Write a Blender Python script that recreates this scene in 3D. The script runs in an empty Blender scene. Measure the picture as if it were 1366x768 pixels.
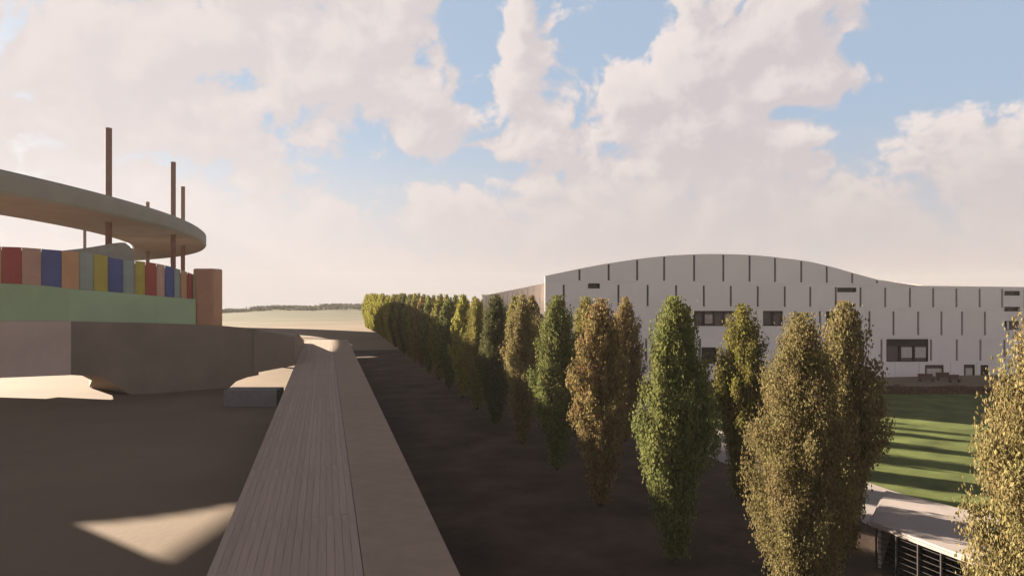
import bpy, bmesh, math, random
from mathutils import Vector, Matrix
random.seed(7)
R = math.radians
C = bpy.context.scene.collection
# ---------------------------------------------------------------- camera, sky, sun
F = 890.0; CAMH = 12.0; TH = math.atan(249 / F); CT, ST = math.cos(TH), math.sin(TH)
cam = bpy.data.cameras.new("camera"); camo = bpy.data.objects.new("camera", cam); C.objects.link(camo)
camo.location = (0, 0, CAMH); camo.rotation_euler = (R(90), 0, -TH)
cam.sensor_width = 36; cam.lens = 36 * F / 1366; cam.shift_y = 6 / 1366
cam.clip_start = 0.1; cam.clip_end = 20000
bpy.context.scene.camera = camo
vs = bpy.context.scene.view_settings
vs.view_transform = 'Standard'; vs.look = 'None'; vs.gamma = 1; vs.exposure = 2.72
SUN_AZ = -40.0; SUN_EL = 15.05      # degrees from +Y (negative: towards -X)
SDIR = Vector((math.sin(R(SUN_AZ)) * math.cos(R(SUN_EL)), math.cos(R(SUN_AZ)) * math.cos(R(SUN_EL)), math.sin(R(SUN_EL))))

def build_world():
    w = bpy.data.worlds.new("World"); bpy.context.scene.world = w; w.use_nodes = True
    nt = w.node_tree; N = nt.nodes; L = nt.links; N.clear()
    def mk(t, **k):
        n = N.new(t)
        for a, v in k.items(): setattr(n, a, v)
        return n
    def val(sock, v):
        if isinstance(v, (int, float)): sock.default_value = v
        elif isinstance(v, tuple): sock.default_value = v
        else: L.new(v, sock)
    def M(op, a, b=None, c=None, clamp=False):
        n = mk('ShaderNodeMath', operation=op, use_clamp=clamp); val(n.inputs[0], a)
        if b is not None: val(n.inputs[1], b)
        if c is not None: val(n.inputs[2], c)
        return n.outputs[0]
    def V(op, a, b=None):
        n = mk('ShaderNodeVectorMath', operation=op); val(n.inputs[0], a)
        if b is not None: val(n.inputs[1], b)
        return n.outputs['Value'] if op in ('LENGTH', 'DOT_PRODUCT') else n.outputs[0]
    def mixc(f, a, b):
        n = mk('ShaderNodeMix', data_type='RGBA'); val(n.inputs[0], f); val(n.inputs[6], a); val(n.inputs[7], b)
        return n.outputs[2]
    def step(x, a, b):
        n = mk('ShaderNodeMapRange', interpolation_type='SMOOTHSTEP'); val(n.inputs[0], x)
        n.inputs[1].default_value = a; n.inputs[2].default_value = b
        return n.outputs[0]
    tc = mk('ShaderNodeTexCoord').outputs['Generated']
    sep = mk('ShaderNodeSeparateXYZ'); L.new(tc, sep.inputs[0])
    x, y, z = sep.outputs
    az = M('ARCTAN2', x, y); el = M('ARCSINE', z)
    p = mk('ShaderNodeCombineXYZ'); L.new(az, p.inputs[0]); L.new(el, p.inputs[1]); p = p.outputs[0]
    # cloud banks and clear gaps: place in the sky (azimuth, elevation), size, weight
    def dirof(px, py):
        dx = px - 683
        return math.atan(dx / F) + TH, math.atan((390 - py) / math.hypot(F, dx))
    blobs = [(640, 40, 50, 80, -1.0), (585, 215, 60, 30, -.42), (655, 195, 26, 22, -.3), (755, 60, 50, 60, -.62), (850, 30, 60, 45, -.45),
             (1260, 50, 125, 85, -1.5), (1180, 140, 70, 30, -.75), (775, 150, 30, 34, -.25), (1008, 92, 22, 16, -.75), (1052, 150, 26, 10, -.8), (1350, 110, 60, 30, -.5),
             (400, 165, 90, 26, -.38), (560, 225, 80, 22, -.42), (700, 225, 40, 14, -.4),
             (695, 135, 44, 62, .75), (688, 20, 20, 60, .75), (575, 172, 40, 30, .75), (855, 125, 62, 45, .9), (930, 230, 200, 70, .35), (1010, 60, 100, 45, .75), (1000, 170, 120, 50, .55), (1115, 112, 70, 24, 1.1),
             (1310, 175, 90, 55, .8), (500, 70, 80, 60, .4), (1226, 105, 16, 12, .5), (200, 60, 260, 110, .45), (430, 60, 90, 60, .5), (120, 170, 150, 60, .4), (790, 260, 70, 40, .25)]
    def density(pv):
        acc = None
        for (bx, by, sx, sy, wt) in blobs:
            a0, e0 = dirof(bx, by); c2 = math.cos(math.atan((bx - 683) / F))
            ax, ey = sx / F * c2 * c2, sy / F * c2
            d = V('SUBTRACT', pv, (a0, e0, 0)); d = V('MULTIPLY', d, (1 / ax, 1 / ey, 0))
            l = V('DOT_PRODUCT', d, d); g = M('POWER', 2.0, M('MULTIPLY', l, -1.0)); g = M('MULTIPLY', g, wt)
            acc = g if acc is None else M('ADD', acc, g)
        n1 = mk('ShaderNodeTexNoise', noise_dimensions='2D'); n1.inputs['Scale'].default_value = 7.5
        n1.inputs['Detail'].default_value = 9; n1.inputs['Roughness'].default_value = .58; n1.inputs['Distortion'].default_value = .25
        sc = V('MULTIPLY', pv, (1.0, 1.5, 1)); sc = V('ADD', sc, (3.1, 5.4, 0)); L.new(sc, n1.inputs['Vector'])
        n = M('MULTIPLY', M('SUBTRACT', n1.outputs[0], .5), 2.3)
        vo = mk('ShaderNodeTexVoronoi', voronoi_dimensions='2D', feature='SMOOTH_F1'); vo.inputs['Scale'].default_value = 11
        vo.inputs['Detail'].default_value = 3.5; vo.inputs['Roughness'].default_value = .62; vo.inputs['Smoothness'].default_value = .35
        wv = mk('ShaderNodeTexNoise', noise_dimensions='2D'); wv.inputs['Scale'].default_value = 9; wv.inputs['Detail'].default_value = 4; L.new(pv, wv.inputs['Vector'])
        wp = V('ADD', pv, V('MULTIPLY', V('SUBTRACT', wv.outputs['Color'], (.5, .5, .5)), (.10, .10, 0))); L.new(wp, vo.inputs['Vector'])
        bl = M('MULTIPLY', M('SUBTRACT', .42, vo.outputs['Distance']), .75)
        return M('ADD', M('ADD', M('ADD', n, bl), acc), .62)
    d0 = density(p); d1 = density(V('ADD', p, (-.022, .026, 0)))
    hi = step(el, R(24), R(60))                       # clouds thin out overhead
    d0h = M('SUBTRACT', d0, M('MULTIPLY', hi, .35))
    mask = step(d0h, -.12, .34)
    lit = M('SUBTRACT', d0, d1)                       # towards the sun the bank thins: bright rim
    litm = step(lit, -.35, .75)
    thick = step(d0h, .25, 1.5)
    # glow of the low sun behind the clouds
    sd = (SDIR.x, SDIR.y, SDIR.z)
    cosd = V('DOT_PRODUCT', tc, sd)
    glow = M('POWER', M('MAXIMUM', cosd, 0.0), 3.0)
    body = mixc(litm, (1.95, 1.77, 1.82, 1), (2.62, 2.36, 2.28, 1))
    body = mixc(M('MULTIPLY', thick, .28), body, (1.62, 1.50, 1.60, 1))
    body = mixc(M('MULTIPLY', glow, .8), body, (2.62, 2.36, 2.28, 1))
    # blue sky: Nishita, direction kept just above the horizon so the strip above the far land stays sky
    zc = M('MAXIMUM', z, .015)
    cv = mk('ShaderNodeCombineXYZ'); L.new(x, cv.inputs[0]); L.new(y, cv.inputs[1]); L.new(zc, cv.inputs[2])
    sky = mk('ShaderNodeTexSky', sky_type='NISHITA', sun_disc=False)
    sky.sun_elevation = R(SUN_EL); sky.sun_rotation = R(SUN_AZ); sky.altitude = 0; sky.air_density = 1.0; sky.dust_density = 1.5
    L.new(cv.outputs[0], sky.inputs['Vector'])
    skyl = mixc(step(el, R(25), R(70)), (1.02, 1.45, 1.95, 1), (.50, .62, .85, 1))
    skyc = mixc(.88, sky.outputs[0], skyl)
    skyc = mixc(.2, skyc, (1.75, 1.7, 1.95, 1))
    col = mixc(mask, skyc, body)
    dim = step(el, R(22), R(55)); col = mixc(dim, col, mixc(.5, (.42, .38, .38, 1), mixc(mask, (.42, .48, .62, 1), (.80, .72, .72, 1))))
    # pale haze low down
    hz = step(el, R(15), R(1)); 
    hzc = mixc(M('MULTIPLY', glow, 1.4, None, True), (1.90, 1.72, 1.70, 1), (2.95, 2.70, 2.58, 1))
    col = mixc(M('MULTIPLY', hz, .93), col, hzc)
    bg = mk('ShaderNodeBackground'); L.new(col, bg.inputs[0]); bg.inputs[1].default_value = .05
    out = mk('ShaderNodeOutputWorld'); L.new(bg.outputs[0], out.inputs[0])
    w.cycles.sampling_method = 'MANUAL'; w.cycles.sample_map_resolution = 512
build_world()
sl = bpy.data.lights.new("sun", 'SUN'); sl.energy = 5.0; sl.angle = R(.4); sl.color = (1, .86, .68)
so = bpy.data.objects.new("sun", sl); C.objects.link(so); so.rotation_euler = SDIR.to_track_quat('Z', 'Y').to_euler(); so.location = (0, 0, 60)

# ---------------------------------------------------------------- helpers
def c2w(lat, d, z=0.0): return Vector((lat * CT + d * ST, d * CT - lat * ST, z))   # metres right of / ahead of the viewpoint's axis
def at(px, py, d): return c2w((px - 683) / F * d, d, CAMH + (390 - py) / F * d)
def link(name, me, mat=None, parent=None):
    o = bpy.data.objects.new(name, me); C.objects.link(o)
    if mat: me.materials.append(mat)
    if parent: o.parent = parent
    return o
def obj(name, bm, mat, parent=None, smooth=False):
    bmesh.ops.recalc_face_normals(bm, faces=bm.faces)
    me = bpy.data.meshes.new(name); bm.to_mesh(me); bm.free()
    if smooth:
        for p in me.polygons: p.use_smooth = True
    return link(name, me, mat, parent)
def pyobj(name, v, f, mat, parent=None, smooth=False):
    me = bpy.data.meshes.new(name); me.from_pydata([tuple(a) for a in v], [], f); me.update()
    if smooth:
        for p in me.polygons: p.use_smooth = True
    return link(name, me, mat, parent)
def tag(o, label=None, cat=None, group=None, kind=None):
    for k, v in (('label', label), ('category', cat), ('group', group), ('kind', kind)):
        if v: o[k] = v
    return o
def thing(name, label, cat, loc=(0, 0, 0), rz=0, group=None):
    o = bpy.data.objects.new(name, None); C.objects.link(o); o.location = loc; o.rotation_euler = (0, 0, rz)
    o.empty_display_size = .3
    return tag(o, label, cat, group)
def box(bm, cx, cy, cz, sx, sy, sz, rot=None, bevel=0):
    m = Matrix.Translation((cx, cy, cz)) @ (rot if rot else Matrix.Identity(4)) @ Matrix.Diagonal((sx, sy, sz, 1))
    r = bmesh.ops.create_cube(bm, size=1, matrix=m)
    if bevel: bmesh.ops.bevel(bm, geom=list({e for v in r['verts'] for e in v.link_edges}), offset=bevel, segments=1, affect='EDGES')
    return bm
def cyl(bm, p0, p1, r0, r1, seg=16):
    p0, p1 = Vector(p0), Vector(p1); d = p1 - p0
    m = Matrix.Translation((p0 + p1) / 2) @ d.to_track_quat('Z', 'Y').to_matrix().to_4x4()
    bmesh.ops.create_cone(bm, cap_ends=True, segments=seg, radius1=r0, radius2=r1, depth=d.length, matrix=m)
    return bm
MC = {}
def mat(name, col, rough=.8, var=.15, scale=2.0, bump=.0, bscale=20, spec=.25, metal=0, col2=None, streak=None, island=0.0):
    if name in MC: return MC[name]
    m = bpy.data.materials.new(name); m.use_nodes = True; MC[name] = m
    nt = m.node_tree; N = nt.nodes; L = nt.links; b = N['Principled BSDF']
    b.inputs['Roughness'].default_value = rough; b.inputs['Specular IOR Level'].default_value = spec; b.inputs['Metallic'].default_value = metal
    tc = N.new('ShaderNodeTexCoord'); mp = N.new('ShaderNodeMapping'); L.new(tc.outputs['Object'], mp.inputs[0])
    if streak: mp.inputs['Scale'].default_value = streak
    n = N.new('ShaderNodeTexNoise'); n.inputs['Scale'].default_value = scale; n.inputs['Detail'].default_value = 7; n.inputs['Roughness'].default_value = .6
    L.new(mp.outputs[0], n.inputs[0])
    c2 = col2 or tuple(max(0, c * (1 - 2 * var)) for c in col)
    c1 = col if col2 else tuple(min(1, c * (1 + var)) for c in col)
    rp = N.new('ShaderNodeValToRGB'); rp.color_ramp.elements[0].position = .3; rp.color_ramp.elements[1].position = .7
    rp.color_ramp.elements[0].color = (*c2, 1); rp.color_ramp.elements[1].color = (*c1, 1)
    L.new(n.outputs[0], rp.inputs[0]); out = rp.outputs[0]
    if island:
        oi = N.new('ShaderNodeObjectInfo'); hs = N.new('ShaderNodeHueSaturation'); mr = N.new('ShaderNodeMapRange')
        mr.inputs[3].default_value = 1 - island; mr.inputs[4].default_value = 1 + island
        L.new(oi.outputs['Random'], mr.inputs[0]); L.new(mr.outputs[0], hs.inputs['Value']); L.new(out, hs.inputs['Color']); out = hs.outputs[0]
    L.new(out, b.inputs['Base Color'])
    if bump:
        n2 = N.new('ShaderNodeTexNoise'); n2.inputs['Scale'].default_value = bscale; n2.inputs['Detail'].default_value = 5; L.new(mp.outputs[0], n2.inputs[0])
        bp = N.new('ShaderNodeBump'); bp.inputs['Strength'].default_value = bump; bp.inputs['Distance'].default_value = .05
        L.new(n2.outputs[0], bp.inputs['Height']); L.new(bp.outputs[0], b.inputs['Normal'])
    return m
def lerp(pts, x):
    if x <= pts[0][0]: return pts[0][1]
    for (a, fa), (b, fb) in zip(pts, pts[1:]):
        if x <= b: return fa + (fb - fa) * (x - a) / (b - a)
    return pts[-1][1]
def smooth(pts, x):                                    # smooth-ish interpolation through points
    n = len(pts)
    if x <= pts[0][0]: return pts[0][1]
    if x >= pts[-1][0]: return pts[-1][1]
    for i in range(n - 1):
        if x <= pts[i + 1][0]:
            x0, y0 = pts[i]; x1, y1 = pts[i + 1]; h = x1 - x0; t = (x - x0) / h
            m0 = (y1 - pts[i - 1][1]) / (x1 - pts[i - 1][0]) if i else (y1 - y0) / h
            m1 = (pts[i + 2][1] - y0) / (pts[i + 2][0] - x0) if i + 2 < n else (y1 - y0) / h
            return (2*t**3-3*t*t+1)*y0 + (t**3-2*t*t+t)*h*m0 + (-2*t**3+3*t*t)*y1 + (t**3-t*t)*h*m1

# ---------------------------------------------------------------- the ground
def gz(x, y):
    """height of the land: level round the site, then falling gently to low far hills"""
    r = math.hypot(x, y); e = max(0.0, r - 190)
    z = -e * .019 if r < 900 else -710 * .019 - (r - 900) * .035
    if r > 320:
        a = math.atan2(x, y)
        h = 5.0 * math.exp(-((r - 830) / 130) ** 2) * (1 + .35 * math.sin(a * 9 + 1) + .22 * math.sin(a * 23 + 2) + .15 * math.sin(a * 61) + .06 * math.sin(a * 140))
        z += h
    return z
def build_ground():
    rr = [0, 15, 30, 50, 80, 110, 140, 170, 190, 215, 250, 300, 350] + [400 + 25 * i for i in range(30)] + [1180, 1300]
    na = 720; v = [(0, 0, 0)]; f = []
    for r in rr[1:]:
        for k in range(na):
            a = 2 * math.pi * k / na; x, y = r * math.sin(a), r * math.cos(a); v.append((x, y, gz(x, y)))
    for k in range(na): f.append((0, 1 + (k + 1) % na, 1 + k))
    for i in range(len(rr) - 2):
        for k in range(na):
            a = 1 + i * na + k; b = 1 + i * na + (k + 1) % na; f.append((a, b, b + na, a + na))
    m = mat('sandy_ground', (.185, .14, .104), rough=.95, var=.10, scale=.05, bump=.3, bscale=3, spec=.1)
    nt = m.node_tree; b = nt.nodes['Principled BSDF']; src = b.inputs['Base Color'].links[0].from_socket
    tc = nt.nodes.new('ShaderNodeTexCoord'); ln = nt.nodes.new('ShaderNodeVectorMath'); ln.operation = 'LENGTH'; nt.links.new(tc.outputs['Object'], ln.inputs[0])
    n = nt.nodes.new('ShaderNodeTexNoise'); n.inputs['Scale'].default_value = .012; n.inputs['Detail'].default_value = 6; nt.links.new(tc.outputs['Object'], n.inputs[0])
    ad = nt.nodes.new('ShaderNodeMath'); ad.operation = 'MULTIPLY_ADD'; nt.links.new(n.outputs[0], ad.inputs[0]); ad.inputs[1].default_value = 500; nt.links.new(ln.outputs['Value'], ad.inputs[2])
    mr = nt.nodes.new('ShaderNodeMapRange'); mr.inputs[1].default_value = 520; mr.inputs[2].default_value = 700; nt.links.new(ad.outputs[0], mr.inputs[0])
    mx = nt.nodes.new('ShaderNodeMix'); mx.data_type = 'RGBA'; nt.links.new(mr.outputs[0], mx.inputs[0]); nt.links.new(src, mx.inputs[6]); mx.inputs[7].default_value = (.075, .075, .042, 1)
    nt.links.new(mx.outputs[2], b.inputs['Base Color'])
    tag(pyobj('ground', v, f, m, smooth=True), kind='structure')
    # darker bed of soil under the trees; its far end imitates the shadow's edge
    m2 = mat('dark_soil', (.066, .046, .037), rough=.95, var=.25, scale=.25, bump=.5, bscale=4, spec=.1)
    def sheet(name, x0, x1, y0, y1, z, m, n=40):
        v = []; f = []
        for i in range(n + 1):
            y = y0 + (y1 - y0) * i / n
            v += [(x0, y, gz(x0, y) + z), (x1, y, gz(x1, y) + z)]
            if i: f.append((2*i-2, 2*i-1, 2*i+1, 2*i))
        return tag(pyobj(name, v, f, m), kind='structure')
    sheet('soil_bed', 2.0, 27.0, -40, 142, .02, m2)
    sheet('footpath', 27.0, 33.0, -40, 120, .03, mat('pale_paving', (.26, .225, .21), rough=.85, var=.08, scale=.8, spec=.2))
    grass = mat('lawn_grass', (.10, .12, .038), rough=.9, var=.25, scale=.35, bump=.6, bscale=25, spec=.1)
    v = [(33.0, -30, .04), (33.0, 75, .04), c2w(90, 84, .04), c2w(150, 60, .04), (110, -30, .04)]
    tag(pyobj('lawn', v, [tuple(range(len(v)))], grass), kind='structure')
build_ground()

# ---------------------------------------------------------------- the raised walkway
DZ = 3.0; KX = (CAMH - DZ) / CAMH
def build_walkway():
    x0, xm, x1 = -4.86 * KX, 1.56 * KX, 5.53 * KX
    deck = tag(bpy.data.objects.new('walkway', None), kind='structure'); C.objects.link(deck)
    conc = mat('walkway_concrete', (.30, .26, .23), rough=.85, var=.08, scale=.6, bump=.2, spec=.2)
    bm = bmesh.new(); box(bm, (x0 + x1) / 2, 55, DZ - .42, x1 - x0, 154, .6); obj('slab', bm, conc, deck)
    pm = mat('plank_wood', (.37, .285, .24), rough=.9, var=.10, scale=1.2, streak=(6, .25, 1), spec=.05, island=.07)
    n = 17; w = (xm - x0) / n; ln = 16.0
    bm = bmesh.new(); box(bm, 0, ln / 2, 0, w - .007, ln - .007, .09, bevel=.004); pm_me = bpy.data.meshes.new('plank'); bm.to_mesh(pm_me); bm.free(); pm_me.materials.append(pm)
    for i in range(n):
        for j in range(10):
            yy = -28 + j * ln + (ln / 2 if i % 2 else 0)
            if yy > 130: continue
            o = bpy.data.objects.new('plank', pm_me); C.objects.link(o); o.parent = deck
            o.location = (x0 + w * (i + .5), yy, DZ - .045 + random.uniform(-.006, .006))
            if yy + ln > 133: o.scale.y = .5
    sm = mat('paving_slab', (.30, .225, .18), rough=.9, var=.06, scale=.9, spec=.05, island=.03)
    bm = bmesh.new(); box(bm, 0, 0, 0, x1 - xm - .03, 7.98, .09, bevel=.006); me = bpy.data.meshes.new('paving_slab'); bm.to_mesh(me); bm.free(); me.materials.append(sm)
    for j in range(19):
        o = bpy.data.objects.new('paving_slab', me); C.objects.link(o); o.parent = deck; o.location = ((xm + x1) / 2 + .01, -16 + 8 * j, DZ - .05)
    for j in range(10):
        bm = bmesh.new(); box(bm, 0, 0, 1.14, 5.2, .8, 2.3, bevel=.04); o = obj('pier', bm, conc, deck); o.location = ((x0 + x1) / 2, -14 + 15 * j, 0)
build_walkway()

# ---------------------------------------------------------------- ring roof on tall columns
RC = c2w(-325.4, 110); RT, RB, RO, RI = 30.35, 26.7, 250.0, 228.3
def build_ring():
    t = thing('ring_canopy', 'huge grey ring shaped canopy carried by brown poles above the striped wall', 'canopy', (RC.x, RC.y, 0))
    n = 360; v = []; 
    f_rim, f_und, f_top, f_in = [], [], [], []
    a0, a1 = RING_ARC
    ang = [a0 + (a1 - a0) * k / n for k in range(n + 1)]
    def band(name, rows, m):
        v = []; f = []
        for k, a in enumerate(ang):
            for (r, z) in rows: v.append((r * math.sin(a), r * math.cos(a), z))
            if k:
                q = len(rows)
                for j in range(q - 1): f.append(((k-1)*q+j, (k-1)*q+j+1, k*q+j+1, k*q+j))
        q = len(rows)
        o = pyobj(name, v, f, m, t, smooth=False)
        return o
    g = mat('rim_grey', (.165, .165, .14), rough=.7, var=.06, scale=.2, spec=.3)
    br = mat('soffit_brown', (.18, .135, .115), rough=.85, var=.08, scale=.2, spec=.1)
    band('rim', [(RO - .6, RT), (RO, RT - .5), (RO, RB + .4), (RO - .4, RB)], g)
    band('soffit', [(RO - .4, RB), (RI + .6, RB), (RI, RB + .4)], br)
    band('deck', [(RI, RT - .02), (RO - .6, RT)], g)
    band('inner_rim', [(RI, RB + .4), (RI, RT - .02)], g)
    v = []
    if a1 - a0 < 6.28:
        for a in (a0, a1):
            v = [(r * math.sin(a), r * math.cos(a), z) for (r, z) in [(RO - .6, RT), (RO, RT - .5), (RO, RB + .4), (RO - .4, RB), (RI + .6, RB), (RI, RB + .4), (RI, RT - .02)]]
            pyobj('end_panel', v, [tuple(range(7))], br, t)
RING_ARC = (R(-180), R(180))
build_ring()
def build_poles():
    m = mat('pole_brown', (.15, .08, .068), rough=.8, var=.1, scale=.5, spec=.1)
    L = [(145, 140, 172, 'tallest looking brown pole through the ring canopy, nearest of the poles'), (231, 170, 217, 'brown pole rising through the ring canopy left of its twin near the tip'),
         (244, 210, 246, 'thinner brown pole just right of the second tallest pole at the canopy tip'), (197, 240, 264, 'short looking pole stub barely showing above the canopy rim'),
         (113, 300, None, 'thin pole seen only below the canopy soffit, left of the tallest pole')]
    for x, d, yt, lab in L:
        p = at(x, 390, d); ztop = CAMH + (390 - yt) / F * d if yt else 45.5
        bm = bmesh.new(); cyl(bm, (0, 0, .8), (0, 0, ztop), .62, .62, 20); o = thing('canopy_pole', lab, 'pole', (p.x, p.y, gz(p.x, p.y)), 0, 'poles of the ring canopy')
        obj('shaft', bm, m, o); bm = bmesh.new(); cyl(bm, (0, 0, -3), (0, 0, .8), 1.0, .9, 20); obj('base', bm, m, o)
        bm = bmesh.new(); cyl(bm, (0, 0, ztop), (0, 0, ztop + .15), .68, .6, 20); obj('cap', bm, m, o)
build_poles()

# ---------------------------------------------------------------- podium with green wall and coloured panels
FRONT = [(95, 75.0), (172, 78.5), (210, 79.6), (262, 82), (300, 84), (345, 84.5)]
def front(px):                                         # (lateral, ahead) of the podium's front edge seen at photograph column px
    d = 75 + (95 - px) * .018 if px < 95 else lerp(FRONT, px)
    return Vector(((px - 683) / F * d, d))
def build_podium():
    t = thing('podium', 'heavy dark concrete podium with an overhanging underside below the green wall', 'podium')
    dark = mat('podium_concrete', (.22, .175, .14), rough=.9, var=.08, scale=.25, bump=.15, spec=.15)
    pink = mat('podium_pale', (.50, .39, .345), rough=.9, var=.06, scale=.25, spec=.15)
    # stations: photo column, top row, bottom row (None: stands on the ground)
    st = [(95, 428.5, 500), (115, 429, 501), (135, 429.3, 503), (152, 429.8, 512), (172, 430.3, 525), (210, 431, None), (260, 432.5, None), (293, 434, None), (304, 435, None), (307, 435.2, 516), (315, 436, 508.5), (330, 437, 503), (345, 438.2, 500)]
    v = []; f = []
    for i, (x, yt, yb) in enumerate(st):
        p = front(x); w = c2w(p.x, p.y); zt = CAMH + (390 - yt) / F * p.y; zb = CAMH + (390 - yb) / F * p.y if yb else -.5
        zb = max(zb, -.5); zt = max(zt, .05)
        inn = 5.0 if x < 200 else 6.0                      # the underside runs in under the mass
        b = Vector((w.x, w.y, 0)) + Vector((-.643, .766, 0)) * (5.5 if x < 160 else 10 if x < 305 else 2.5)
        v += [(w.x, w.y, zt), (w.x, w.y, zb), (b.x, b.y, zb), (b.x, b.y, zt)]
        if i:
            a = 4 * (i - 1); c = 4 * i
            for j in range(4): f.append((a + j, a + (j + 1) % 4, c + (j + 1) % 4, c + j))
    f.append((0, 1, 2, 3)); n = len(v) - 4; f.append((n, n + 3, n + 2, n + 1))
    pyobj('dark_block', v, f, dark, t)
    v = []; f = []
    for i, x in enumerate([94.6, 0, -30, -200, -420]):
        p = front(x); w = c2w(p.x, p.y); b = c2w(p.x, p.y + 4.5)
        zt = CAMH - 38.3 / F * p.y; zb = CAMH - (110 + (95 - x) * .04) / F * p.y if x >= 0 else 3.0
        v += [(w.x, w.y, zt), (w.x, w.y, zb), (b.x, b.y, zb), (b.x, b.y, zt)]
        if i:
            a = 4 * (i - 1); c = 4 * i
            for j in range(4): f.append((a + j, a + (j + 1) % 4, c + (j + 1) % 4, c + j))
    f.append((0, 1, 2, 3)); n = len(v) - 4; f.append((n, n + 3, n + 2, n + 1))
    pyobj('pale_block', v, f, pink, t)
build_podium()
def prism(name, front_pts, back_pts, mat_, parent):
    """front_pts/back_pts: lists of (world xy, z top, z bottom)"""
    v = []; f = []
    for i, (a, b) in enumerate(zip(front_pts, back_pts)):
        v += [(a[0].x, a[0].y, a[1]), (a[0].x, a[0].y, a[2]), (b[0].x, b[0].y, b[2]), (b[0].x, b[0].y, b[1])]
        if i:
            p = 4 * (i - 1); c = 4 * i
            for j in range(4): f.append((p + j, p + (j + 1) % 4, c + (j + 1) % 4, c + j))
    f.append((0, 1, 2, 3)); n = len(v) - 4; f.append((n, n + 3, n + 2, n + 1))
    return pyobj(name, v, f, mat_, parent)
def build_ramp():
    t = thing('side_ramp', 'dark sloping ramp between the podium and the left edge of the walkway', 'ramp')
    m = mat('podium_concrete', None)
    L = []; Rr = []
    for (X, Y, zt, zb) in [(-8.6, 89.3, 7.35, 1.9), (-7.9, 96, 6.9, 2.4), (-7.6, 104, 6.15, 2.6), (-7.4, 112, 5.2, 2.3), (-7.2, 124, 4.1, 2.3)]:
        L.append((Vector((X, Y)), zt, zb)); Rr.append((Vector((-3.68, Y - (1.2 if Y < 90 else 0))), zt - (.9 if Y < 94 else .45), max(zb, 2.85)))
    prism('ramp_slab', L, Rr, m, t)
    b = thing('plinth', 'low dark plinth in front of the podium beside the walkway', 'plinth')
    bm = bmesh.new(); p = at(339, 520, 71); box(bm, 0, 0, .9, 5.6, 2.2, 1.8, bevel=.04)
    o = obj('block', bm, mat('plinth_dark', (.19, .175, .165), rough=.9, var=.08, spec=.1), b); b.location = (p.x, p.y, 0); b.rotation_euler = (0, 0, -TH)
    w = thing('left_shade_tower', 'tall unseen tower block added left of the striped hall to cast shade', 'tower')  # added out of view so its shadow covers the left foreground
    p = c2w(-112.5, 84); bm = bmesh.new(); box(bm, 0, 0, 15, 24, 8, 30, bevel=.1); obj('shaft', bm, mat('podium_pale', None), w)
    bm = bmesh.new(); box(bm, 0, 0, 30.3, 24.6, 8.6, .6, bevel=.05); obj('coping', bm, m, w); w.location = (p.x, p.y, 0); w.rotation_euler = (0, 0, -TH)
build_ramp()
def build_rear_shade_hall():
    t = thing('rear_shade_hall', 'low plain block added behind the orange column and striped wall to cast shade', 'building')  # added out of sight to shade the walkway and the soil
    p = c2w(-88.2, 168); t.location = (p.x, p.y, 0); t.rotation_euler = (0, 0, -TH + R(24))
    bm = bmesh.new(); box(bm, 0, 0, 8.0, 23.4, 23.4, 16); obj('wall', bm, mat('core_grey', (.26, .24, .21), rough=.9, var=.08, scale=.2, spec=.1), t)
    bm = bmesh.new(); box(bm, 0, 0, 16.2, 24, 24, .4, bevel=.05); obj('roof', bm, mat('rim_grey', None), t)
build_rear_shade_hall()

TOPC = [(-420, 265), (-323, 268), (-175, 297), (-120, 318), (-60, 328), (0, 329), (30, 330), (68, 333), (105, 336), (135, 340), (155, 345), (200, 350), (225, 355), (253, 364), (262, 368)]  # unseen left stretch is raised to shape the shadow on the ground
BOTC = [(-400, 372), (0, 378), (60, 381), (100, 386), (145, 389), (200, 394), (262, 399)]
def wall_strip(px0, px1, ytf, ybf, off, th, n, bulge=0):
    """a curved piece of wall between two columns; off = metres behind the podium edge"""
    v = []; f = []
    for i in range(n + 1):
        u = i / n; x = px0 + (px1 - px0) * u; p = front(x) * 1.0
        dd = off - bulge * math.sin(math.pi * u); k = 1 + dd / p.y
        q = p * k; w = c2w(q.x, q.y); qb = p * (k + th / p.y); wb = c2w(qb.x, qb.y)
        zt = CAMH + (390 - ytf(x)) / F * q.y; zb = CAMH + (390 - ybf(x)) / F * q.y
        v += [(w.x, w.y, zt), (w.x, w.y, zb), (wb.x, wb.y, zb), (wb.x, wb.y, zt)]
        if i:
            a = 4 * (i - 1); c = 4 * i
            for j in range(4): f.append((a + j, a + (j + 1) % 4, c + (j + 1) % 4, c + j))
    f.append((0, 3, 2, 1)); m = len(v) - 4; f.append((m, m + 1, m + 2, m + 3))
    return v, f
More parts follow.
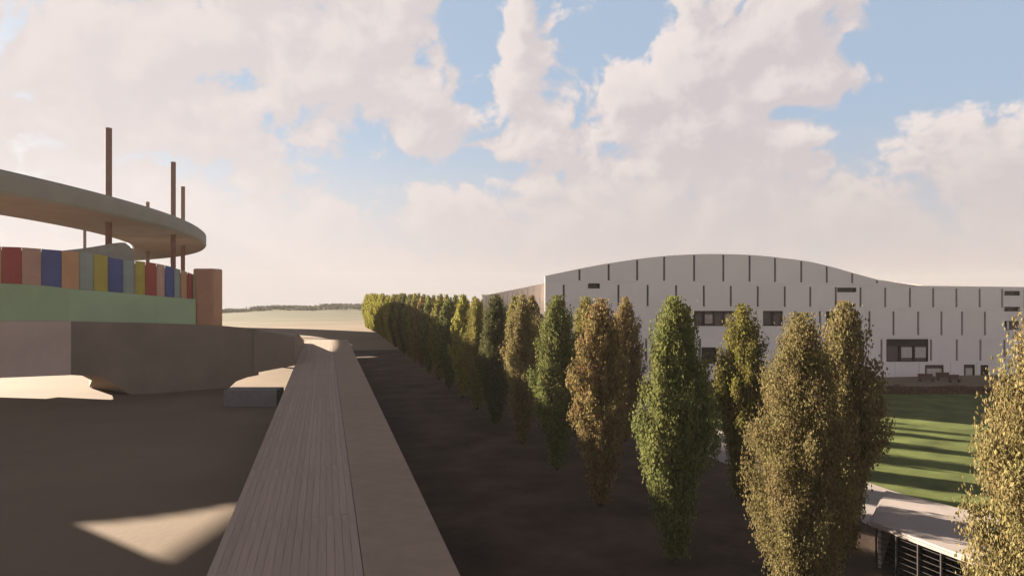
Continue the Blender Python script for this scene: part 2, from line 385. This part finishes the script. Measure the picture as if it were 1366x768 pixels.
def build_drum():
    t = thing('striped_hall', 'curved hall with pale green base wall under upright red, blue, yellow and orange panels', 'building')
    green = mat('green_wall', (.36, .46, .29), rough=.85, var=.08, scale=.15, spec=.15)
    v, f = wall_strip(-400, 261, lambda x: smooth(BOTC, x), lambda x: 437 + x * .008, 1.0, 1.2, 90)
    pyobj('base_wall', v, f, green, t)
    cols = dict(red=(.34, .075, .06), pink=(.46, .28, .21), blue=(.085, .10, .24), orange=(.50, .28, .15), grey=(.27, .30, .265), yellow=(.42, .34, .07), olive=(.31, .25, .13))
    cm = {k: mat('panel_' + k, c, rough=.6, var=.07, scale=.4, spec=.3) for k, c in cols.items()}
    seq = [('red', 2, 29), ('pink', 29, 55), ('blue', 55, 82), ('orange', 82, 106), ('grey', 106, 125), ('yellow', 125, 144), ('blue', 144, 164), ('grey', 164, 180), ('yellow', 180, 194), ('red', 194, 208.5), ('pink', 208.5, 220), ('blue', 220, 232), ('grey', 232, 241), ('orange', 241, 250), ('red', 250, 257), ('olive', 257, 262)]
    lk = ['orange', 'blue', 'yellow', 'grey', 'red', 'pink', 'blue', 'orange', 'grey', 'yellow', 'red', 'blue', 'pink', 'grey']
    x = 2
    for i in range(14): seq.append((lk[i], x - 28, x)); x -= 28
    for c, a, b in seq:
        v, f = wall_strip(a + .25, b - .25, lambda x: smooth(TOPC, x), lambda x: smooth(BOTC, x) - .2, 1.3, .5, 6, bulge=.16)
        o = pyobj('panel', v, f, cm[c], t); o['label'] = c + ' upright panel'
    # roof slab behind the panels and the dark core that closes the hall
    core = mat('core_grey', (.26, .24, .21), rough=.9, var=.08, scale=.2, spec=.1)
    v, f = wall_strip(-400, 259, lambda x: smooth(TOPC, x) + 4, lambda x: 425, 2.2, HALL_DEPTH, 60)
    pyobj('core', v, f, core, t)
    # pale curved parapet rising behind the panels
    P = [(58, 336), (85, 334), (115, 330.5), (140, 326.5), (160, 323.5), (170, 325), (178, 334)]
    v, f = wall_strip(58, 178, lambda x: smooth(P, x), lambda x: smooth(TOPC, x) + 12, 3.0, 3, 24)
    pyobj('rear_parapet', v, f, mat('parapet_grey', (.28, .26, .22), rough=.8, var=.06, spec=.2), t)
HALL_DEPTH = 8.0
build_drum()
def build_column():
    p = c2w(*(front(277.5) * 1.02)); d = front(277.5).y * 1.02
    t = thing('orange_column', 'broad brown orange column at the right end of the striped wall', 'column', (p.x, p.y, 0))
    w = 15.5 / F * d; zt = CAMH + 31.5 / F * d; zb = CAMH - 46 / F * d
    m = mat('column_terracotta', (.40, .22, .145), rough=.8, var=.08, scale=.6, spec=.15)
    bm = bmesh.new(); box(bm, 0, 0, (zt + zb) / 2, w * 1.75, w * 1.75, zt - zb, Matrix.Rotation(R(-18), 4, 'Z'), bevel=.15); obj('shaft', bm, m, t)
build_column()

# ---------------------------------------------------------------- white panelled building
def fd(px): return 86 + (px - 727) * .019
ROOF = [(727, 368), (760, 361), (785, 356), (810, 351.5), (850, 345.5), (885, 341.5), (930, 339), (965, 338.8), (1000, 340), (1035, 343), (1080, 349), (1110, 356), (1140, 364.5), (1180, 375), (1215, 381), (1250, 383.2), (1300, 384.5), (1366, 386), (1700, 392)]
def build_hall():
    t = thing('panelled_building', 'long white panelled building with a wavy roofline, dark slots and dark windows', 'building')
    white = mat('white_cladding', (.74, .68, .66), rough=.7, var=.02, scale=.5, spec=.25, island=.03)
    dark = mat('slot_dark', (.14, .11, .11), rough=.9, var=.05, spec=.1)
    frame = mat('window_frame', (.022, .012, .012), rough=.6, var=.1, spec=.2)
    glass = mat('window_glass', (.025, .018, .02), rough=.2, var=.1, spec=.2)
    blind = mat('blind_pale', (.50, .45, .42), rough=.8, var=.06, scale=3, spec=.1)
    redb = mat('redbrown_frame', (.10, .04, .035), rough=.6, var=.1, spec=.3)
    X1 = 1560
    T1 = lambda x: 376.5 + max(0, x - 850) * .012     # tier lines (rows at which panels meet)
    T2 = lambda x: 411 + (x - 900) * .004
    T3 = lambda x: 448.5 + (x - 900) * .003
    T4 = lambda x: 483.5
    T5 = lambda x: 530
    def W(px, py, dd=0): return at(px, py, fd(px) + dd)
    def piece(name, x0, x1, yt, yb, d0, d1, m, parent, n=1):
        v = []; f = []
        for i in range(n + 1):
            x = x0 + (x1 - x0) * i / n; 
            for dd, y in ((d0, yt(x)), (d0, yb(x)), (d1, yb(x)), (d1, yt(x))):
                p = W(x, y, 0); q = at(x, y, fd(x)); r = c2w((x - 683) / F * fd(x), fd(x) + dd, q.z); v.append(r)
            if i:
                a = 4 * (i - 1); c = 4 * i
                for j in range(4): f.append((a + j, a + (j + 1) % 4, c + (j + 1) % 4, c + j))
        f.append((0, 3, 2, 1)); k = len(v) - 4; f.append((k, k + 1, k + 2, k + 3))
        return pyobj(name, v, f, m, parent)
    roof = lambda x: smooth(ROOF, x)
    g = .04
    # windows: x0, x1, y0, y1, kind
    wins = [(784.5, 800, 377.8, 384.5, 'slit'), (1117, 1142, 383.5, 389.5, 'slit'), (1119, 1141, 405, 409, 'slit'), (1340, 1360, 388, 394, 'slit'), (1340, 1360, 409, 415, 'slit'), (1341, 1347, 428, 440, 'slit'),
            (926, 979, 414.5, 434.5, 'band'), (1018, 1044, 414.5, 434.5, 'band'), (936, 957, 463, 485, 'dark'), (1182.5, 1238, 452, 482, 'big'),
            (1234, 1258.5, 486.5, 505, 'red'), (1286, 1300, 486, 506, 'door'), (1308, 1318, 486.5, 507, 'dark'), (1102, 1114, 415, 432, 'dark'), (1380, 1430, 452, 482, 'big'), (1440, 1460, 388, 394, 'slit')]
    # panels split at slots; a panel that holds a window is cut round it
    s1 = [773, 812, 850, 886, 926, 965, 1000, 1034, 1069, 1103, 1137, 1170] + []
    s2 = [752, 789, 825, 864, 902, 939, 975, 1011, 1047, 1081, 1115, 1148, 1181, 1214, 1245, 1276, 1307, 1337, 1367, 1397, 1427, 1457, 1487, 1517]
    s3 = [770, 806, 843, 881, 919, 955, 991, 1027, 1061, 1094, 1127, 1160, 1192, 1225, 1256, 1283.5, 1314, 1345, 1375, 1405, 1435, 1465, 1495, 1525]
    s4 = [752, 789, 826, 862, 898, 934, 970, 1005, 1040, 1074, 1108, 1142, 1176, 1209, 1242, 1276.5, 1308, 1340, 1371, 1402, 1433, 1464, 1495, 1526]
    s5 = [770, 806, 843, 881, 919, 955, 991, 1027, 1061, 1094, 1127, 1160, 1194, 1226, 1268, 1303, 1330, 1360, 1392, 1424, 1456, 1488, 1520]
    tiers = [(roof, T1, s1, 1), (T1, T2, s2, 1), (T2, T3, s3, 1), (T3, T4, s4, 1), (T4, T5, s5, 0)]
    sw = 1.35
    for (yt, yb, sl, slots) in tiers:
        edges = [727] + sl + [X1]
        for a, b in zip(edges, edges[1:]):
            gapw = sw if slots else .25
            x0 = a + (gapw if a != 727 else 0); x1 = b - (gapw if b != X1 else 0)
            if slots and b != X1:
                sx0, sx1 = b - gapw, b + gapw; e0 = 1.2 if yt is roof else 3.2; e1 = 2.6
                if not any(w[0] < sx1 and w[1] > sx0 and w[2] < yb(b) and w[3] > yt(b) for w in wins):
                    piece('slot', sx0, sx1, lambda x: yt(x) + e0, lambda x: yb(x) - e1, .28, .34, dark, t)
                    if e0: piece('slot_head', sx0, sx1, lambda x: yt(x) + (0 if yt is roof else g), lambda x: yt(x) + e0, .004, .35, white, t)
                    piece('slot_foot', sx0, sx1, lambda x: yb(x) - e1, lambda x: yb(x) - g, .004, .35, white, t)
                else:
                    w_ = [w for w in wins if w[0] < sx1 and w[1] > sx0 and w[2] < yb(b) and w[3] > yt(b)][0]
                    if w_[2] - yt(b) > .6: piece('joint_strip', sx0, sx1, lambda x: yt(x) + g, lambda x: w_[2], .01, .35, white, t)
                    if yb(b) - w_[3] > .6: piece('joint_strip', sx0, sx1, lambda x: w_[3], lambda x: yb(x) - g, .01, .35, white, t)
            # hole cutting
            ym, yM = yt((x0+x1)/2), yb((x0+x1)/2)
            hs = [w for w in wins if w[0] < x1 - .5 and w[1] > x0 + .5 and w[2] < yM - .5 and w[3] > ym + .5]
            cells = [(x0, x1, None, None)]
            if not hs:
                n = 6 if yt is roof else 1
                piece('panel', x0, x1, lambda x: yt(x) + (0 if yt is roof else g), lambda x: yb(x) - g, 0, .35, white, t, n)
            else:
                h = sorted(hs)[0]; hx0, hx1 = max(h[0], x0), min(h[1], x1)
                hmax = max(w[3] for w in hs); hmin = min(w[2] for w in hs)
                TT = lambda x: yt(x) + (0 if yt is roof else g); BB = lambda x: yb(x) - g
                if hx0 - x0 > .6: piece('panel', x0, hx0, TT, BB, 0, .35, white, t, 3)
                if x1 - hx1 > .6: piece('panel', hx1, x1, TT, BB, 0, .35, white, t, 3)
                mids = sorted(hs, key=lambda w: w[2]); cur = TT
                for w in mids:
                    if w[2] - cur((hx0+hx1)/2) > .5: piece('panel', hx0, hx1, cur, (lambda x, q=w[2]: q), 0, .35, white, t, 3)
                    cur = (lambda x, q=w[3]: q)
                if BB((hx0+hx1)/2) - cur((hx0+hx1)/2) > .5: piece('panel', hx0, hx1, cur, BB, 0, .35, white, t, 3)
    for (x0, x1, y0, y1, k) in wins:
        K = lambda q: (lambda x: q)
        fm = redb if k == 'red' else frame
        fo = piece('window', x0, x1, K(y0), K(y0 + .8), -.05, .5, fm, t); piece('sill', x0, x1, K(y1 - .8), K(y1), -.05, .5, fm, fo)
        piece('frame', x0, x0 + .8, K(y0 + .8), K(y1 - .8), -.05, .5, fm, fo); piece('frame', x1 - .8, x1, K(y0 + .8), K(y1 - .8), -.05, .5, fm, fo)
        if k in ('slit', 'dark'):
            piece('pane', x0 + .8, x1 - .8, K(y0 + .8), K(y1 - .8), .35, .45, glass, fo)
        elif k == 'band':
            piece('pane', x0 + .8, x1 - .8, K(y0 + .8), K(y1 - .8), .40, .45, glass, fo)
            n = 4 if x1 - x0 > 40 else 2; w = (x1 - x0) / n
            for i in range(1, n): piece('mullion', x0 + i * w - .9, x0 + i * w + .9, K(y0 + .8), K(y1 - .8), .02, .4, fm, fo)
            for i in range(n):
                if i in (0, 2) or n == 2: continue
                piece('blind', x0 + i * w + 1.5, x0 + (i + 1) * w - 1.5, K(y0 + 5), K(y1 - 3), .12, .2, mat('blind_dim', (.40, .33, .30), spec=.1), fo)
        elif k == 'big':
            piece('pane', x0 + .8, x1 - .8, K(y0 + .8), K(y1 - .8), .40, .45, glass, fo)
            w = (x1 - x0) / 3
            for i in (1, 2): piece('mullion', x0 + i * w - 1, x0 + i * w + 1, K(y0 + 9), K(y1 - 1), .02, .4, fm, fo)
            piece('transom', x0 + .8, x1 - .8, K(y0 + .8), K(y0 + 9), .1, .38, fm, fo)
            for i in (1, 2): piece('blind', x0 + i * w + 2, x0 + (i + 1) * w - 2.2, K(y0 + 11), K(y1 - 5), .12, .2, blind, fo)
        else:
            piece('pane', x0 + .8, x1 - .8, K(y0 + .8), K(y1 - .8), .40, .45, glass, fo)
            piece('blind', x0 + 3, x1 - 2, K(y0 + 5), K(y1 - 3), .12, .2, blind, fo)
    # dark backing behind the open joints, and the mass of the building with its wavy roof
    piece('backing', 727.3, X1 - .3, lambda x: roof(x) + .4, K0 := (lambda x: 533), .36, .6, dark, t, 80)
    v = []; f = []; n = 80
    for i in range(n + 1):
        x = 727.2 + (X1 - 727.4) * i / n; d = fd(x); z = CAMH + (390 - roof(x) - .3) / F * d
        for q in ((d + .62, z), (d + 34, z), (d + 34, -1), (d + .62, -1)): v.append(c2w((x - 683) / F * d + (q[0] - d) * .45, *q))
        if i:
            a = 4 * (i - 1); c = 4 * i
            for j in range(4): f.append((a + j, a + (j + 1) % 4, c + (j + 1) % 4, c + j))
    f.append((0, 3, 2, 1)); k = len(v) - 4; f.append((k, k + 1, k + 2, k + 3))
    pyobj('shell', v, f, mat('roof_grey', (.5, .47, .45), rough=.7, var=.05, scale=.3, spec=.2), t)
    # lower wing receding behind the left end
    wt = thing('rear_wing', 'lower end wing with warm vertical slots behind the left end of the white building', 'building')
    beige = mat('wing_cladding', (.70, .60, .54), rough=.7, var=.04, scale=.5, spec=.2, island=.03)
    def wp(x): u = (728 - x) / 90.0; d = 90 + 4.5 * u; return d
    xs = [728, 720, 712, 704, 697, 690, 683.5, 677, 671, 665, 659.5, 654, 649, 644]
    for a, b in zip(xs, xs[1:]):
        v = []
        for x in (a - .3, b + .35):
            d = wp(x); y = 377.5 + (728 - x) * .20; z = CAMH + (390 - y) / F * d
            for dd in (0, .35):
                v += [c2w((x - 683) / F * d + dd * .6, d + dd, z), c2w((x - 683) / F * d + dd * .6, d + dd, -.6)]
        pyobj('panel', v, [(0, 1, 5, 4), (2, 6, 7, 3), (0, 4, 6, 2), (0, 2, 3, 1), (4, 5, 7, 6)], beige, wt)
    v = []; f = []
    for i, x in enumerate(range(728, 643, -4)):
        d = wp(x); y = 377.9 + (728 - x) * .20; z = CAMH + (390 - y) / F * d; la = (x - 683) / F * d
        v += [c2w(la + .3, d + .4, z), c2w(la + .3, d + .4, -.6), c2w(la + 26, d + 14, -.6), c2w(la + 26, d + 14, z)]
        if i:
            a = 4 * (i - 1); c = 4 * i
            for j in range(4): f.append((a + j, a + (j + 1) % 4, c + (j + 1) % 4, c + j))
    f.append((0, 1, 2, 3)); k = len(v) - 4; f.append((k, k + 3, k + 2, k + 1))
    pyobj('shell', v, f, mat('wing_core', (.22, .15, .12), rough=.9, spec=.1), wt)
build_hall()

# ---------------------------------------------------------------- trees
def foliage(name):
    m = bpy.data.materials.new(name); m.use_nodes = True; nt = m.node_tree; N = nt.nodes; L = nt.links
    N.clear(); out = N.new('ShaderNodeOutputMaterial')
    oi = N.new('ShaderNodeObjectInfo'); ge = N.new('ShaderNodeNewGeometry'); tc = N.new('ShaderNodeTexCoord')
    hs = N.new('ShaderNodeHueSaturation'); mr = N.new('ShaderNodeMapRange'); mr.inputs[3].default_value = .62; mr.inputs[4].default_value = 1.38
    mh = N.new('ShaderNodeMapRange'); mh.inputs[3].default_value = .468; mh.inputs[4].default_value = .503
    no = N.new('ShaderNodeTexNoise'); no.inputs['Scale'].default_value = 1.1; no.inputs['Detail'].default_value = 3; L.new(tc.outputs['Object'], no.inputs[0])
    L.new(ge.outputs['Random Per Island'], mr.inputs[0]); L.new(no.outputs[0], mh.inputs[0]); mh.inputs[1].default_value = .3; mh.inputs[2].default_value = .7
    L.new(mr.outputs[0], hs.inputs['Value']); L.new(mh.outputs[0], hs.inputs['Hue']); L.new(oi.outputs['Color'], hs.inputs['Color'])
    d = N.new('ShaderNodeBsdfDiffuse'); tr = N.new('ShaderNodeBsdfTranslucent'); gl = N.new('ShaderNodeBsdfGlossy'); gl.inputs['Roughness'].default_value = .45
    L.new(hs.outputs[0], d.inputs[0]); L.new(hs.outputs[0], tr.inputs[0])
    a = N.new('ShaderNodeMixShader'); a.inputs[0].default_value = .35; L.new(d.outputs[0], a.inputs[1]); L.new(tr.outputs[0], a.inputs[2])
    b = N.new('ShaderNodeMixShader'); b.inputs[0].default_value = .0; L.new(a.outputs[0], b.inputs[1]); L.new(gl.outputs[0], b.inputs[2])
    L.new(b.outputs[0], out.inputs[0]); return m
PROF = [(0, .04), (.05, .10), (.1, .17), (.2, .38), (.3, .62), (.4, .85), (.5, 1), (.6, .98), (.7, .88), (.8, .72), (.9, .5), (.96, .30), (1, .05)]
def crown_mesh(seed, nleaf, H=11.7, RR=1.62, leaf=.15, nb=150):
    rnd = random.Random(seed); v = []; f = []; br = []
    for i in range(nb):
        h1 = (i + .5) / nb; h1 = .07 + .93 * h1; phi = i * 2.39996 + rnd.uniform(-.4, .4)
        r1 = smooth(PROF, h1) * RR * rnd.uniform(.55, 1.12); h0 = max(.03, h1 - rnd.uniform(.10, .24))
        br.append((h0 * H, h1 * H, phi, r1))
    per = nleaf // nb
    for (z0, z1, phi, r1) in br:
        wgt = max(.35, r1 / RR)
        for k in range(int(per * wgt * 1.35)):
            u = rnd.uniform(.14, 1.0) ** .75; r = r1 * u ** .85; z = z0 + (z1 - z0) * u
            s = .115 + .11 * (1 - u)
            x = r * math.cos(phi) + rnd.gauss(0, s); y = r * math.sin(phi) + rnd.gauss(0, s); z += rnd.gauss(0, .28)
            z = max(.35, min(H * 1.0, z))
            L = leaf * rnd.uniform(.8, 1.6); w = L * rnd.uniform(.2, .36)
            a = rnd.uniform(0, 6.283); tl = rnd.gauss(0, .38)
            up = Vector((math.cos(a) * math.sin(tl), math.sin(a) * math.sin(tl), math.cos(tl)))
            b = rnd.uniform(0, 6.283); side = up.cross(Vector((math.cos(b), math.sin(b), .2))).normalized()
            c = Vector((x, y, z)); n = up.cross(side) * w * .35; j = len(v)
            v += [c - up * L * .6, c + side * w + n, c + up * L * .6, c - side * w + n]; f.append((j, j+1, j+2, j+3))
    me = bpy.data.meshes.new('crown'); me.from_pydata([tuple(q) for q in v], [], f); me.update(); return me
def trunk_mesh(seed, H=11.7, RR=1.62):
    rnd = random.Random(seed); bm = bmesh.new(); pts = [Vector((rnd.uniform(-.05, .05) * i * .5, rnd.uniform(-.05, .05) * i * .5, -.3 + i * (H * .86 + .3) / 8)) for i in range(9)]
    for i in range(8): cyl(bm, pts[i], pts[i + 1], .14 * (1 - i / 9.5), .14 * (1 - (i + 1) / 9.5), 7)
    me = bpy.data.meshes.new('trunk'); bm.to_mesh(me); bm.free()
    bm = bmesh.new()
    for i in range(34):
        h = .05 + .75 * i / 34; phi = i * 2.4; r1 = smooth(PROF, min(1, h + .16)) * RR * .8; a = Vector((0, 0, h * H)); b = Vector((r1 * math.cos(phi), r1 * math.sin(phi), (h + .16) * H)); m = (a + b) / 2 + Vector((r1 * math.cos(phi), r1 * math.sin(phi), 0)) * .12
        cyl(bm, a, m, .045 * (1 - h * .6), .03, 5); cyl(bm, m, b, .03, .012, 5)
    ml = bpy.data.meshes.new('limbs'); bm.to_mesh(ml); bm.free(); return me, ml
def build_trees():
    fol = foliage('poplar_foliage'); bark = mat('bark', (.07, .05, .04), rough=.95, var=.2, scale=6, bump=.5, spec=.1)
    V = []
    for s in range(5):
        cm = crown_mesh(100 + s, 40000, leaf=.12); cm.materials.append(fol); tm, lm = trunk_mesh(200 + s); tm.materials.append(bark); lm.materials.append(bark); V.append((cm, tm, lm))
    # nearest two trees get finer leaves
    Vn = []
    for s in range(2):
        cm = crown_mesh(300 + s, 135000, leaf=.07, nb=240); cm.materials.append(fol); tm, lm = trunk_mesh(400 + s); tm.materials.append(bark); lm.materials.append(bark); Vn.append((cm, tm, lm))
    Vf = []
    for s in range(3):
        cm = crown_mesh(500 + s, 9000, leaf=.24, nb=120); cm.materials.append(fol); tm, lm = trunk_mesh(600 + s); tm.materials.append(bark); lm.materials.append(bark); Vf.append((cm, tm, lm))
    COL = dict(green=(.085, .095, .034), olive=(.125, .12, .034), khaki=(.14, .122, .052), brown=(.135, .108, .045), dark=(.06, .064, .028), lime=(.18, .18, .04))
    words = ['first', 'second', 'third', 'fourth', 'fifth', 'sixth', 'seventh', 'eighth', 'ninth', 'tenth', 'eleventh', 'twelfth', 'thirteenth', 'fourteenth', 'fifteenth', 'sixteenth', 'seventeenth', 'eighteenth', 'nineteenth', 'twentieth'] + ['twenty-' + w for w in ('first', 'second', 'third', 'fourth', 'fifth', 'sixth', 'seventh', 'eighth', 'ninth')] + ['thirtieth', 'thirty-first', 'thirty-second']
    desc = dict(green='fresh green', olive='olive green', khaki='khaki leaved', brown='brownish', dark='dark green', lime='yellow green')
    c1 = ['khaki', 'khaki', 'green', 'brown', 'green', 'khaki', 'dark', 'olive', 'lime', 'green', 'olive', 'green', 'brown', 'olive', 'green', 'dark', 'olive', 'dark', 'lime', 'lime', 'olive'] + ['lime'] * 20
    c2 = ['khaki', 'olive', 'green', 'brown', 'olive', 'dark', 'brown', 'olive', 'green', 'dark', 'olive'] + ['olive', 'green'] * 10
    def plant(X, Y, colname, i, row):
        near = row == 0 and i < 2
        far = Y > 70
        cm, tm, lm = Vn[i] if near else (Vf if far else V)[(i * 3 + row) % (3 if far else 5)]
        lab = f"{desc[colname]} columnar tree, {words[i]} from the near end of the {'front row beside the walkway' if row == 0 else 'back row towards the lawn'}"
        rz = random.uniform(0, 6.28); z = gz(X, Y); s = random.uniform(.965, 1.01)
        t = thing('columnar_tree', lab, 'tree', (X, Y, z), rz, 'columnar trees in two rows beside the walkway')
        hz = (11.75 - z * 1.0) / 11.75 * s; ws = random.uniform(.93, 1.1) if i > 1 else (1.0 if row == 0 and i == 0 else 1.04)
        for nm, me in (('crown', cm), ('trunk', tm), ('limbs', lm)):
            o = bpy.data.objects.new(nm, me); C.objects.link(o); o.parent = t; o.scale = (ws, ws, hz)
            j = random.uniform(1.15, 1.45); c = COL[colname]; o.color = (c[0] * j, c[1] * j, c[2] * j, 1)
    for i in range(32): plant(14.96 + (.2 if i == 1 else random.uniform(-.15, .15)), 10.6 + 8.04 * i + random.uniform(-.3, .3) * (i > 3), c1[i], i, 0)
    for i in range(28): plant(23.1 + (-.25 if i == 0 else random.uniform(-.2, .2)), 25.2 + 8.04 * i + random.uniform(-.3, .3) * (i > 3), c2[i], i, 1)
build_trees()

def build_planting():
    rnd = random.Random(5); v = []; f = []
    for k in range(26000):
        la = rnd.uniform(14, 90); d = rnd.uniform(77.5, 82.5) + la * .015; h = .75 * (.6 + .4 * math.sin(la * 1.3) * math.sin(la * .37 + d)) * (1 - ((d - la * .015 - 80) / 2.7) ** 2)
        c = c2w(la, d, rnd.uniform(0, 1) ** .5 * max(.1, h) + .1); L = rnd.uniform(.07, .14)
        a = Vector((rnd.gauss(0, 1), rnd.gauss(0, 1), rnd.gauss(0, 1))).normalized(); b = a.cross(Vector((rnd.gauss(0, 1), rnd.gauss(0, 1), .3))).normalized() * .5
        j = len(v); v += [c - a * L, c + b * L, c + a * L, c - b * L]; f.append((j, j+1, j+2, j+3))
    m = mat('shrub_redbrown', (.15, .075, .055), rough=.9, var=.3, scale=1.2, spec=.1)
    tag(pyobj('ground_cover', v, f, m), 'low reddish brown shrubs along the foot of the white building', 'shrubs', kind='stuff')
build_planting()

def build_far_wood():
    rnd = random.Random(9); v = []; f = []
    for k in range(420):
        a = R(rnd.uniform(-24, 14)); r = rnd.uniform(730, 860); x, y = r * math.sin(a), r * math.cos(a); z = gz(x, y) - 1.2
        H = rnd.uniform(1.6, 3.6) * (1 + .9 * max(0, math.sin(a * 31 + 1)) * max(0, math.sin(a * 11)))
        W_ = rnd.uniform(5, 14)
        for q in range(60):
            c = Vector((x + rnd.gauss(0, W_ * .45), y + rnd.gauss(0, 4), z + H * rnd.random() ** .6)); L = rnd.uniform(.8, 1.7)
            u = Vector((rnd.gauss(0, 1), rnd.gauss(0, 1), rnd.gauss(0, 1))).normalized(); w = u.cross(Vector((rnd.gauss(0, 1), rnd.gauss(0, 1), .2))).normalized()
            j = len(v); v += [c - u * L, c + w * L * .6, c + u * L, c - w * L * .6]; f.append((j, j+1, j+2, j+3))
    tag(pyobj('distant_wood', v, f, mat('hazed_foliage', (.21, .205, .16), rough=.95, var=.3, scale=.05, spec=0)), 'low hazy line of far-off trees on the horizon', 'woods', kind='stuff')  # distance haze is put into the base colour, paler than real leaves
build_far_wood()

# ---------------------------------------------------------------- low pale roofed shelter with a barred front
def build_shelter():
    t = thing('low_shelter', 'low flat pale roofed shelter with dark barred front beside the lawn', 'shelter')
    pale = mat('shelter_roof', (.30, .255, .24), rough=.85, var=.07, scale=.7, spec=.15); dk = mat('fence_metal', (.035, .027, .027), rough=.5, var=.1, spec=.4, metal=.3)
    FL, BL, FR, BR = Vector((22.9, 23.9)), Vector((27.3, 27.5)), Vector((23.9, 13.5)), Vector((31.0, 16.5))
    def quad(name, P, z0, z1, m, bev=0):
        bm = bmesh.new(); lo = [bm.verts.new((p.x, p.y, z0)) for p in P]; hi = [bm.verts.new((p.x, p.y, z1)) for p in P]
        bm.faces.new(lo[::-1]); bm.faces.new(hi)
        for k in range(len(P)): bm.faces.new((lo[k], lo[(k+1) % len(P)], hi[(k+1) % len(P)], hi[k]))
        if bev: bmesh.ops.bevel(bm, geom=list(bm.edges), offset=bev, segments=2, affect='EDGES')
        return obj(name, bm, m, t)
    def line(a, b, w): d = (b - a).normalized(); n = Vector((-d.y, d.x)) * w; return [a, b, b + n, a + n]
    quad('roof', [FL, FR, BR, BL], 1.78, 2.02, pale, .09)
    ins = lambda p, c=(FL + BL + FR + BR) / 4: p + (c - p).normalized() * .35
    a, b, c, d = ins(FL), ins(FR), ins(BR), ins(BL)
    quad('back_wall', line(d, c, .12), 0, 1.779, dk); quad('end_wall', line(a, d, -.12), 0, 1.779, pale)
    quad('floor', [a, b, c, d], 0, .06, dk)
    n = 11
    for k in range(n):
        p = a.lerp(b, k / (n - 1)); bm = bmesh.new(); box(bm, 0, 0, .89, .07, .07, 1.778, bevel=.01); o = obj('post', bm, dk, t); o.location = (p.x - .1, p.y, 0)
    for k in range(7):
        q = Vector((.04, 0)); quad('rail', line(a - q, b - q, .03), .2 + k * .24, .222 + k * .24, dk)
build_shelter()
def build_furniture():
    m = mat('redbrown_frame', None); rnd = random.Random(4)
    for (x0, x1, yt, yb, d, lab) in [(1226, 1246, 501, 511, 90, 'dark red bench by the wall under the white building, left one'), (1250, 1268, 497, 508, 91.5, 'taller dark red bench before the ground floor window of the white building'), (1266, 1281, 505, 512, 89, 'small low dark red bench, rightmost before the white building')]:
        w = (x1 - x0) / F * d; h = (yb - yt) / F * d; p = at((x0 + x1) / 2, 390, d)
        t = thing('bench', lab, 'bench', (p.x, p.y, 0), -TH, 'dark red benches before the white building')
        bm = bmesh.new(); box(bm, 0, 0, .45, w, .5, .1, bevel=.02); obj('seat', bm, m, t)
        bm = bmesh.new(); box(bm, 0, .28, .78, w, .08, .5, bevel=.02); obj('backrest', bm, m, t)
        for sx_ in (-1, 1):
            bm = bmesh.new(); box(bm, sx_ * (w / 2 - .15), 0, .2, .12, .45, .4); obj('leg', bm, m, t)
build_furniture()

def build_haze():
    bm = bmesh.new(); box(bm, 0, 0, 10.5, 2660, 2660, 79)
    m = bpy.data.materials.new('haze_air'); m.use_nodes = True; nt = m.node_tree; nt.nodes.clear()
    out = nt.nodes.new('ShaderNodeOutputMaterial'); vl = nt.nodes.new('ShaderNodeVolumePrincipled')
    vl.inputs['Color'].default_value = (.40, .375, .36, 1); vl.inputs['Density'].default_value = .0003; vl.inputs['Anisotropy'].default_value = 0
    nt.links.new(vl.outputs[0], out.inputs['Volume'])
    tag(obj('haze', bm, m), kind='stuff')
build_haze()
